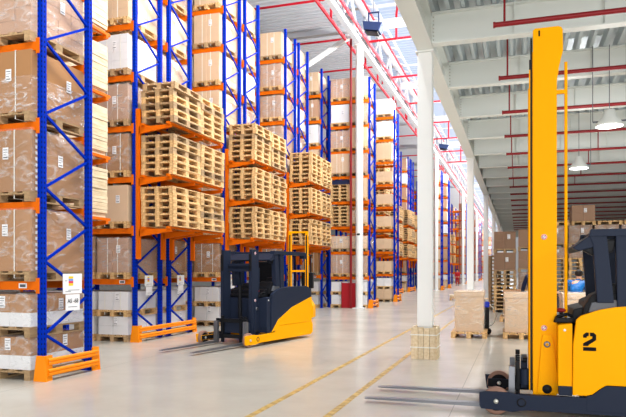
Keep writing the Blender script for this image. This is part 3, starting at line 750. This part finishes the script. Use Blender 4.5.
LOADQ.sort(key=lambda q: -q[0][1]*math.sin(math.atan2(205, 629))+q[0][2]*math.cos(math.atan2(205, 629)))
for a_, k_ in LOADQ[:290]: make_load(*a_, **k_)
b = MB()
for a_, k_ in LOADQ[290:]:
    kd, x, y, z = a_[:4]; h = LH[kd]; m = {'white': 'white', 'whites': 'white', 'bigl': 'cardl', 'wrapl': 'cardl', 'wraps': 'cardl'}.get(kd, 'cardp')
    for i in (-1, 1):
        for q in range(3): b.box(x+i*.2-.197, x+i*.2+.197, y-.56, y+.56, z+h*q/3, z+h*(q+1)/3-.006, m)
if LOADQ[290:]:
    o = inst('carton_loads', b.mesh('carton_loads')); tag(o, 'wrapped cartons in the farthest racks along the aisle', 'boxes', kind='stuff')
# pallets placed: the nearest 300 are objects, the rest one mesh
def persp(p):
    X, Y = p[0], p[1]; a = math.atan2(205, 629); return -X*math.sin(a)+Y*math.cos(a)
pallets.sort(key=persp)
for (x, y, z, rz, kd, lb, gr, wide) in pallets[:300]:
    o = inst('wooden_pallet', (PALW if wide else PAL)[kd], None, (x, y, z), (0, 0, rz)); tag(o, lb, 'pallet', gr)
b = MB()
for (x, y, z, rz, kd, lb, gr, wide) in pallets[300:]:
    m = 'woodd' if kd else 'wood'
    b.box(x-.4, x+.4, y-.6, y+.6, z+.1, z+.144, m)
    for dx in (-.35, 0, .35):
        b.box(x+dx-.05, x+dx+.05, y-.6, y+.6, z, z+.022, m)
        for dy in (-.53, 0, .53): b.box(x+dx-.05, x+dx+.05, y+dy-.07, y+dy+.07, z+.022, z+.1, m)
o = inst('wooden_pallets', b.mesh('wooden_pallets')); tag(o, 'wooden pallets in the far racks and far stacks along the aisle', 'pallets', kind='stuff')

# ---------------------------------------------------------------- loads standing on the floor
def floor_pallet(x, y, rz, w, d, h, label, plabel, m='cardl', wrap='filmt', small=False):
    t = thing('wooden_pallet', plabel, 'pallet', (x, y, 0), rz, 'pallets standing on the open floor')
    X, Y = .4, .6
    for xx in (-X+.05, 0, X-.05): MB().box(xx-.05, xx+.05, -Y, Y, 0, .022, 'wood').build('bottom_board', t)
    for xx in (-X+.05, 0, X-.05):
        for yy in (-Y+.0725, 0, Y-.0725): MB().box(xx-.05, xx+.05, yy-.0725, yy+.0725, .022, .1, 'wood').build('block', t)
    for yy in (-Y+.0725, 0, Y-.0725): MB().box(-X, X, yy-.0725, yy+.0725, .1, .122, 'wood').build('cross_board', t)
    for i in range(5):
        xx = -X+.064+i*(.8-.128)/4; MB().box(xx-.064, xx+.064, -Y, Y, .122, .144, 'wood').build('deck_board', t)
    b = MB(); nz = 3
    b.box(-w/2, w/2, -d/2, d/2, 0, h*.93, m)
    o = b.build('carton_load', None, bevel=.012, loc=(x, y, .145)); o.rotation_euler = (0, 0, rz); tag(o, label, 'boxes', 'wrapped loads on the open floor')
    MB().box(-w/2-.015, w/2+.015, -d/2-.015, d/2+.015, h*.88, h, m).build('lid', o, bevel=.006)
    if wrap: inst('shrink_wrap', wrap_mesh(w+.03, d+.03, h+.005, wrap, .03), o)
floor_pallet(-1.09, 15.45, .02, .64, 1.0, .93, 'tall film-wrapped pale carton on a pallet just right of the nearest square column', 'light pallet under the wrapped carton right of the nearest square column')
floor_pallet(.06, 15.6, .02, .72, 1.0, .90, 'tall film-wrapped pale carton on a pallet just left of the yellow mast', 'light pallet under the wrapped carton just left of the yellow mast')
floor_pallet(1.25, 15.5, .02, .62, 1.0, .90, 'film-wrapped pale carton seen between the yellow mast and the truck body', 'light pallet under the wrapped carton between mast and truck body')
floor_pallet(-.13, 20.6, .0, .56, .8, .82, 'plain brown carton on a small pallet in front of the back stacks', 'pallet under the plain brown carton in front of the back stacks', 'card', None)
floor_pallet(-3.1, 34.5, .1, .8, 1.1, .12, 'low bundle of boards on a pallet far along the aisle', 'pallet far along the aisle beside the second square column', 'plank', None)
floor_pallet(-2.2, 36.5, .0, .8, 1.1, .32, 'low wrapped load on a pallet far along the aisle', 'pallet under the low wrapped load far along the aisle', 'cardl', 'film')
# strapping cart
t = thing('strapping_cart', 'black strapping cart with a bright blue head between the two wrapped cartons', 'cart', (-.80, 16.0, 0), .2)
MB().box(-.11, .11, -.16, .16, .16, .66, 'black').build('body', t, bevel=.03)
MB().box(-.10, .12, -.12, .12, .66, .80, 'lblue').build('head', t, bevel=.03)
MB().box(-.03, .03, -.03, .03, .8, .86, 'grey').box(-.16, .1, -.14, .14, .86, .885, 'cardl').build('tray', t)
b = MB(); pts = [(.04+.24*math.cos(a*2*PI/20), -.1, .46+.28*math.sin(a*2*PI/20)) for a in range(21)]; b.path(pts, .012, 'hub'); b.build('strap_reel', t)
for s in (-.13, .13):
    w = MB(); w.lathe([(0, -.02), (.08, -.02), (.085, 0), (.08, .02), (0, .02)], 'rubber', (0, 0, .085), 16, 'y'); w.build('wheel', t, loc=(.08, s, 0))
MB().bar((.05, -.13, .085), (.05, .13, .085), .03, .03, 'steel').bar((-.1, 0, .17), (-.16, 0, .0), .03, .03, 'steel').bar((.05, 0, .08), (.05, 0, .2), .04, .04, 'steel').build('axle', t)
b = MB(); b.path([(-.1, .1, .6), (-.26, .1, .82), (-.26, -.1, .82), (-.1, -.1, .6)], .012, 'steel'); b.build('handle', t)

# ---------------------------------------------------------------- reach trucks (canonical: forks towards -x, near side -y)
def wheel(parent, x, y, r, w, side):
    b = MB(); b.lathe([(r*.72, -w/2), (r*.96, -w/2), (r, -w/2+.012), (r, w/2-.012), (r*.96, w/2), (r*.72, w/2)], 'tyre', (0, 0, 0), 32, 'y')
    o = b.build('load_wheel', parent, loc=(x, y, r))
    MB().lathe([(0, -w/2+.01), (r*.72, -w/2+.01), (r*.72, w/2-.01), (0, w/2-.01)], 'black', (0, 0, 0), 24, 'y').build('hub', o)
    return o
def reach_truck(label, loc, rz, mast_h=4.2, number=False, lowmast=False, body='yellow', mastc='yellow', lower='navy'):
    t = thing('reach_truck', label, 'forklift', loc, rz)
    # legs
    for s in (-1, 1):
        y0 = s*.64; y1 = s*.52; a, c = min(y0, y1), max(y0, y1)
        b = MB(); b.prism([(-1.38, .06), (-1.40, .10), (-1.40, .235), (-1.34, .25), (-1.08, .25), (-1.02, .235), (-.9, .23), (-.25, .24), (1.2, .24), (1.2, .07), (-.9, .07), (-1.05, .045)], a+.0, c if s > 0 else a+.025, lower)
        if s > 0: b = MB(); b.prism([(-1.38, .06), (-1.40, .235), (-1.02, .24), (1.2, .24), (1.2, .07)], c-.025, c, lower); b.prism([(-1.36, .10), (-1.36, .20), (-.9, .20), (-.9, .10)], a, a+.02, 'black')
        leg = b.build('leg', t, bevel=.006)
        MB().box(-1.0, 1.2, a+.02, c-.0 if s < 0 else c-.02, .08, .225, 'navy').build('leg_beam', leg)
        wh = wheel(t, -1.225, s*.58, .147, .085, s)
        bb = MB(); bb.lathe([(0, -.012), (.024, -.012), (.026, 0), (.0, 0)], 'hub', (0, 0, 0), 14, 'y'); bb.build('axle_bolt', leg, loc=(-1.225, a-.0 if s < 0 else a-.0, .147))
        # recess plate with oval
        if s < 0:
            MB().lathe([(.035, -.005), (.048, -.005), (.048, 0)], 'black', (0, 0, 0), 16, 'y').build('recess', leg, loc=(-.965, a, .15))
    # mast : rails
    for s in (-1, 1):
        yb = s*.37
        b = MB(); b.prism([(-.845, .2), (-.845, mast_h-.02), (-.825, mast_h), (-.585, mast_h), (-.555, mast_h-.015), (-.540, mast_h-.045), (-.538, mast_h-.27), (-.56, mast_h-.36), (-.59, mast_h-.50), (-.60, mast_h-.60), (-.60, .2)] if not lowmast else [(-.845, .2), (-.845, mast_h), (-.60, mast_h), (-.60, .2)], yb-.035, yb+.035, mastc)
        rail = b.build('outer_mast_rail', t, bevel=.005)
        MB().box(-.872, -.852, yb-.03, yb+.03, .25, mast_h-.1, 'black').build('lift_chain', rail)
        MB().box(-.885, -.873, yb-.045, yb+.02, .25, mast_h-.45, mastc).build('inner_mast_rail', rail)
        # lower bracket plate
        q = MB().prism([(-.80, .225), (-.755, .80), (-.74, .86), (-.655, .86), (-.64, .80), (-.575, .225)], (yb-.055) if s < 0 else yb+.035, (yb-.035) if s < 0 else yb+.055, mastc).build('mast_bracket', t, bevel=.004)
        yy = (yb-.055) if s < 0 else yb+.055; e = -.012 if s < 0 else .012
        MB().lathe([(0, e), (.045, e), (.05, 0)], 'black', (0, 0, 0), 20, 'y').build('pivot', q, loc=(-.70, yy, .27))
        MB().lathe([(.018, e), (.033, e), (.035, 0)], 'steel', (0, 0, 0), 20, 'y').build('pivot', q, loc=(-.70, yy, .755))
        if s < 0:
            for zz in (.93, 1.92):
                k_ = MB(); k_.lathe([(0, -.003), (.03, -.003), (.03, 0)], 'label', (0, 0, 0), 20, 'y'); k_.lathe([(.018, -.004), (.026, -.004), (.026, -.003)], 'q_red', (0, 0, 0), 20, 'y'); k_.bar((-.018, -.0045, -.018), (.018, -.0045, .018), .006, .003, 'q_black'); k_.build('sticker', t, loc=(-.73, yb-.036, zz))
            MB().tube((0, 0, 0), (0, 0, .06), .008, 'q_black', 8).build('rivet', rail, loc=(-.78, yb-.038, mast_h-.09))
    for zz in (.35, 1.6, mast_h-.35):
        MB().box(-.70, -.62, -.34, .34, zz-.06, zz+.06, mastc).build('mast_cross_member', t)
    # lift cylinders / hose guide, a slim tube standing off the mast
    MB().tube((0, 0, 0), (0, 0, mast_h-1.0), .017, mastc, 10).build('hose_guide', t, loc=(-.505, -.34, .62))
    for zz in (.9, mast_h-.7):
        if zz < mast_h-.2: MB().box(-.6, -.49, -.355, -.325, zz-.02, zz+.02, mastc).build('clamp', t)
    MB().tube((0, 0, 0), (0, 0, mast_h*.5), .04, 'black', 12).build('lift_cylinder', t, loc=(-.72, 0, .25))
    # carriage and forks
    b = MB()
    for s in (-.24, .24): b.box(-1.03, -.98, s-.03, s+.03, .05, .61, 'black')
    b.box(-1.03, -.98, -.4, .4, .47, .55, 'black').box(-1.03, -.98, -.4, .4, .14, .22, 'black').box(-1.01, -.98, -.36, -.3, .3, .6, 'black')
    ca = b.build('fork_carriage', t, bevel=.004)
    b = MB(); b.tube((-.93, -.36, .30), (-.93, -.36, .47), .05, 'navy', 12).box(-.97, -.9, -.30, .30, .25, .55, 'navy').tube((-.95, -.3, .56), (-.9, -.3, .56), .03, 'black', 8); b.build('side_shift', ca)
    for s in (-1, 1):
        b = MB(); yc = s*.38-.02-.0
        b.prism([(-1.06, .04), (-2.55, .04), (-2.72, .045), (-2.72, .052), (-2.55, .062), (-1.10, .085), (-1.095, .5), (-1.035, .5), (-1.035, .05)], yc-.05, yc+.05, 'steel'); b.build('fork', t)
    # battery
    b = MB(); b.prism([(-.60, .34), (-.60, .98), (-.46, 1.0), (-.46, .34)], -.61, .61, body)
    q = b.build('battery', t, bevel=.012)
    MB().box(-.59, -.462, -.615, .615, .245, .345, 'navy').build('battery_tray', q)
    MB().box(-.62, -.44, -.50, .50, 1.0, 1.05, 'black').build('battery_cover', q, bevel=.01)
    b = MB(); b.path([(-.62, -.42, 1.0), (-.60, -.44, 1.06), (-.5, -.46, 1.09), (-.42, -.42, 1.05)], .018, 'black'); b.build('battery_cable', q)
    b = MB(); b.lathe([(0, -.004), (.014, -.004), (.014, 0)], 'label', (0, 0, 0), 12, 'y'); b.build('badge', q, loc=(-.535, -.61, .93))
    # body
    side = [(-.46, .255), (-.455, .78), (-.425, 1.04), (-.385, 1.08), (-.34, 1.10), (-.2, 1.15), (-.05, 1.18), (.3, 1.205), (1.0, 1.205), (1.18, 1.14), (1.22, 1.0), (1.22, .375), (-.14, .375), (-.20, .335), (-.27, .275), (-.33, .258)]
    for s in (-1, 1):
        a, c = (-.635, -.57) if s < 0 else (.57, .635)
        if lower == 'navy': MB().prism(side, a, c, body).build('side_panel', t, bevel=.014)
        else:
            MB().prism(side, a, c, 'navy').build('side_panel', t, bevel=.014)
            MB().prism([(-.45, .26), (-.2, .5), (.35, .74), (1.225, .95), (1.23, .375), (-.14, .375), (-.27, .275)], a-.008, c+.008, 'yellow').build('lower_panel', t, bevel=.008)
    MB().prism([(-.46, .25), (-.42, .95), (.1, .97), (.1, .6), (.35, .6), (.35, 1.17), (1.15, 1.17), (1.2, .3), (1.2, .25)], -.568, .568, 'navy').build('cab_floor', t)
    b = MB(); b.prism([(-.33, .1), (-.33, .252), (-.27, .27), (-.20, .33), (-.14, .37), (1.24, .37), (1.28, .3), (1.28, .12), (1.2, .08)], -.642, .642, lower); b.build('lower_skirt', t, bevel=.01)
    b = MB(); b.lathe([(0, -.16), (.14, -.16), (.165, -.14), (.165, .14), (.14, .16), (0, .16)], 'rubber', (0, 0, .165), 24, 'y'); b.build('drive_wheel', t, loc=(.85, 0, 0))
    # seat, dashboard, steering
    b = MB(); b.prism([(-.33, 1.0), (-.33, 1.22), (-.2, 1.28), (.12, 1.30), (.2, 1.24), (.2, 1.0)], -.28, .3, 'black'); b.build('seat_cushion', t, bevel=.04)
    b = MB(); b.prism([(-.36, 1.05), (-.34, 1.18), (-.27, 1.30), (-.2, 1.33), (.06, 1.33), (.12, 1.22), (.12, 1.05)], -.52, -.2, 'black'); b.build('armrest', t, bevel=.03)
    b = MB(); b.prism([(-.12, 1.3), (-.10, 1.41), (-.03, 1.42), (.02, 1.3)], -.5, -.25, 'black'); b.build('side_support', t, bevel=.02)
    b = MB(); b.prism([(-.30, 1.12), (-.27, 1.22), (-.1, 1.25), (.14, 1.25), (.16, 1.12)], -.56, -.521, 'grey'); b.build('control_panel', t, bevel=.01)
    b = MB(); b.prism([(.2, 1.2), (.24, 1.75), (.32, 1.78), (.36, 1.2)], -.26, .3, 'black'); b.build('seat_backrest', t, bevel=.04)
    b = MB(); b.prism([(-.46, 1.0), (-.44, 1.14), (-.3, 1.18), (-.3, .98)], -.45, .45, 'black'); b.build('dashboard', t, bevel=.02)
    b = MB(); b.lathe([(.03, 0), (.07, .01), (.075, .03), (.05, .045), (0, .05)], 'dred', (0, 0, 0), 20); b.tube((0, 0, -.06), (0, 0, .03), .02, 'black'); b.build('steering_wheel', t, loc=(-.55, -.3, 1.10))
    # overhead guard
    g = MB(); g.prism([(-.30, 1.91), (-.28, 1.985), (1.0, 1.985), (1.08, 1.91), (1.08, 1.83), (.96, 1.83), (.94, 1.90)], -.6, -.48, 'navy')
    g.prism([(-.30, 1.91), (-.28, 1.985), (1.0, 1.985), (1.08, 1.91), (1.08, 1.83), (.96, 1.83), (.94, 1.90)], .48, .6, 'navy')
    for k in range(8): g.box(-.25+k*.17, -.19+k*.17, -.49, .49, 1.92, 1.97, 'navy')
    gd = g.build('overhead_guard', t, bevel=.008)
    for s in (-1, 1):
        MB().prism([(-.22, 1.22), (-.26, 1.82), (-.30, 1.92), (-.13, 1.92), (-.12, 1.82), (-.06, 1.22)], s*.54-.05, s*.54+.05, 'navy').build('front_pillar', gd, bevel=.012)
        MB().prism([(-.07, 1.99), (.02, 1.22), (.10, 1.22), (.06, 1.99)] if False else [(-.03, 1.15), (-.045, 1.92), (.10, 1.92), (.12, 1.15)], s*.54-.05, s*.54+.05, 'navy').build('rear_pillar', gd, bevel=.012)
    MB().prism([(-.46, 1.79), (-.28, 1.93), (-.13, 1.94), (-.16, 1.82), (-.40, 1.76)], -.58, .58, 'navy').build('visor', gd, bevel=.012)
    MB().prism([(-.36, 1.77), (-.18, 1.88), (-.02, 1.88), (-.06, 1.75), (-.16, 1.71), (-.26, 1.71)], -.54, -.42, 'black').build('work_light', gd, bevel=.02)
    if number:
        # stencilled digit 2
        b = MB(); W_, Hh = .125, .19; y = -.638
        P2 = [[(0, .135), (0, .165), (.028, .19), (.055, .19), (.055, .152), (.04, .152), (.034, .145), (.034, .135)],
              [(.066, .19), (.10, .19), (.125, .168), (.125, .115), (.10, .095), (.052, .062), (.052, .05), (.0, .05), (.0, .075), (.018, .088), (.088, .13), (.088, .15), (.066, .152)],
              [(0, .0), (.125, .0), (.125, .038), (0, .038)]]
        for pl in P2:
            b.prism([(q[0], q[1]) for q in pl], y, y+.004, 'q_black')
        b.build('number_mark', t, loc=(-.36, 0, .725))
    return t
reach_truck('yellow reach truck numbered 2 with raised mast in the right foreground', (1.0, 7.69, 0), 0, number=True)
reach_truck('dark blue-grey reach truck with yellow lower panels, forks lowered, in front of the racks', (-5.5, 13.0, 0), math.radians(78), mast_h=2.0, lowmast=True, body='navy', mastc='navy', lower='yellow')
def stacker():
    t = thing('stacker_truck', 'yellow stacker truck with slim open mast behind the dark reach truck', 'forklift', (-6.68, 19.0, 0), math.radians(8))
    for s in (-.27, .27):
        q = MB().box(-.045, .045, -.06, .06, .05, 2.82, 'yellow').build('mast_rail', t, bevel=.006, loc=(s, 0, 0))
        MB().box(-.02, .02, -.068, -.06, .3, 2.7, 'black').build('rail_channel', q)
    for z in (2.79, 1.55, .75): MB().box(-.24, .24, -.03, .03, z-.03, z+.03, 'yellow').build('cross_bar', t)
    MB().prism([(-.46, .06), (.46, .06), (.46, .42), (.34, .62), (-.34, .62), (-.46, .42)], .07, .55, 'yellow').build('base_housing', t, bevel=.02)
    for s in (-1, 1):
        MB().box(s*.36-.07, s*.36+.07, -.75, .07, .05, .16, 'yellow').build('leg', t, bevel=.01)
        MB().box(s*.2-.05, s*.2+.05, -1.15, -.07, .17, .21, 'steel').box(s*.2-.05, s*.2+.05, -.11, -.07, .17, .6, 'steel').build('fork', t)
        b = MB(); b.lathe([(0, -.05), (.08, -.05), (.085, 0), (.08, .05), (0, .05)], 'tyre', (0, 0, 0), 16, 'x'); b.build('load_wheel', t, loc=(s*.36, -.68, .085))
    MB().box(-.45, .12, .55, 1.7, .12, .95, 'navy').build('body', t, bevel=.04)
    MB().box(-.2, .2, 1.5, 1.72, .95, 1.5, 'black').build('backrest', t, bevel=.03)
    b = MB()
    for x in (-.45, .1):
        for y in (.6, 1.66): b.bar((x, y, .95), (x, y, 2.08), .05, .05, 'black')
    b.box(-.5, .15, .5, 1.72, 2.06, 2.12, 'black'); b.build('overhead_guard', t)
    b = MB(); b.lathe([(0, -.05), (.12, -.05), (.125, 0), (.12, .05), (0, .05)], 'rubber', (0, 0, 0), 16, 'x'); b.build('drive_wheel', t, loc=(0, 1.3, .125))
stacker()

# ---------------------------------------------------------------- people
def skin_part(name, joints, edges, m, parent, sub=2, flat=1.0):
    me = bpy.data.meshes.new(name); me.from_pydata([j[:3] for j in joints], edges, [])
    o = bpy.data.objects.new(name, me); COL.objects.link(o)
    md = o.modifiers.new('s', 'SKIN'); md.use_smooth_shade = True
    sv = me.skin_vertices[0].data
    for i, j in enumerate(joints):
        r = j[3]; sv[i].radius = (r, r*(j[4] if len(j) > 4 else 1)); sv[i].use_root = (i == 0)
    sd = o.modifiers.new('d', 'SUBSURF'); sd.levels = sub; sd.render_levels = sub
    dg = bpy.context.evaluated_depsgraph_get(); nm = bpy.data.meshes.new_from_object(o.evaluated_get(dg))
    bpy.data.objects.remove(o); nm.materials.clear(); nm.materials.append(M[m]); nm.name = name
    for p in nm.polygons: p.use_smooth = True; p.material_index = 0
    return inst(name, nm, parent)
def person(label, loc, rz, top='jacket', legs='navycloth', bend=0., arms=.3, hood=False, hair='hair'):
    """facing -y before rotation; bend = forward lean of the trunk"""
    t = thing('person', label, 'person', loc, rz)
    hip = Vector((0, 0, .92)); d = Vector((0, -math.sin(bend), math.cos(bend)))
    ch = hip + d*.36; nk = hip + d*.53; hd = nk + Vector((0, -math.sin(bend*.9), math.cos(bend*.9)))*.17
    J = [(*hip, .13)]; E = []
    def a(p, r, par, fl=1): J.append((*p, r, fl)); E.append((par, len(J)-1)); return len(J)-1
    w = a(hip+d*.18, .125, 0); c = a(ch, .14, w); n0 = a(nk, .06, c); h0 = a(hd-Vector((0, 0, .03)), .075, n0); h1 = a(hd+Vector((0, 0, .07)), .088, h0)
    hands = []
    for s in (-1, 1):
        sh = ch + d*.10 + Vector((s*.18, 0, 0)); i1 = a(sh, .055, c)
        el = sh + Vector((s*.05, -.06-arms*.12, -.27)); i2 = a(el, .042, i1)
        wr = el + Vector((-s*.02, -.12-arms*.14, -.21+arms*.14)); i3 = a(wr, .028, i2)
        hn = wr + (wr-el).normalized()*.08; i4 = a(hn, .036, i3, .5); hands.append((hn, (wr-el).normalized(), s))
        for f in range(4): a(hn+(wr-el).normalized()*(.075-.008*abs(f-1.5))+Vector(((f-1.5)*.019, 0, -.012)), .0085, i4)
        a(hn+Vector((-s*.045, -.02, .0)), .01, i3)
        hp = hip + Vector((s*.09, 0, -.06)); l1 = a(hp, .085, 0); kn = Vector((s*.10, -.03, .49)); l2 = a(kn, .058, l1)
        an = Vector((s*.11, .02, .09)); l3 = a(an, .04, l2); l4 = a(Vector((s*.12, -.13, .04)), .038, l3)
    b = skin_part('body', J, E, 'skin', t)
    f = MB(); f.ell((hd.x, hd.y-.092, hd.z+.01), (.014, .02, .022), 'skin', 8, 6); f.build('nose', t)
    f = MB(); [f.ell((hd.x+s*.033, hd.y-.083, hd.z+.04), (.012, .008, .007), 'print', 8, 6) for s in (-1, 1)]; f.build('eyes', t)
    f = MB(); f.ell((hd.x, hd.y+.015, hd.z+.062), (.1, .105, .10), hair, 14, 10); f.build('hair', t)
    # jacket
    J = [(*(hip-d*.02), .165)]; E = []
    w = a(hip+d*.18, .16, 0); c = a(ch, .18, w); n0 = a(nk-d*.02, .085, c)
    if hood: a(nk+Vector((0, .08, .0)), .10, n0)
    for s in (-1, 1):
        sh = ch + d*.10 + Vector((s*.18, 0, 0)); i1 = a(sh, .082, c); el = sh + Vector((s*.05, -.06-arms*.12, -.27)); i2 = a(el, .066, i1)
        wr = el + Vector((-s*.02, -.12-arms*.14, -.21+arms*.14)); i3 = a(wr*.95+el*.05, .05, i2)
    skin_part('jacket', J, E, top, t)
    J = [(*(hip-Vector((0, 0, .02))), .145)]; E = []
    for s in (-1, 1):
        l1 = a(hip+Vector((s*.09, 0, -.10)), .105, 0); l2 = a(Vector((s*.10, -.03, .49)), .078, l1); l3 = a(Vector((s*.11, .02, .12)), .06, l2)
    skin_part('trousers', J, E, legs, t)
    for s in (-1, 1):
        f = MB(); f.prism([(.08, 0), (.09, .07), (.03, .11), (-.03, .10), (-.14, .06), (-.2, .04), (-.21, 0)], s*.115-.045, s*.115+.045, 'black', 'x'); f.build('shoe', t, bevel=.012)
    return t
person('person in bright blue hooded jacket seen from behind, leaning over beside the truck', (1.38, 17.2, 0), math.radians(165), 'jacket', 'navycloth', .78, .8, True)
person('person in dark workwear bending beside the one in the blue jacket', (1.98, 19.5, 0), math.radians(35), 'navycloth', 'navycloth', .5, .9, False, 'skin' if False else 'hair')
person('person in grey workwear left of the one in the blue jacket', (1.02, 19.3, 0), math.radians(-60), 'greycloth', 'navycloth', .55, .8)
person('person in navy workwear standing just left of the yellow mast', (.42, 19.0, 0), math.radians(200), 'navycloth', 'navycloth', .1, .3)
person('person in red workwear standing far down the aisle', (-6.1, 68, 0), 0, 'redjacket', 'redjacket', 0, .2)

dups = [k for k, v in LABELS.items() if v > 1]
print('LONG', [k for k in LABELS if len(k.split()) > 16][:8], flush=True)
if dups: print('DUPLICATE LABELS', len(dups), dups[:5])
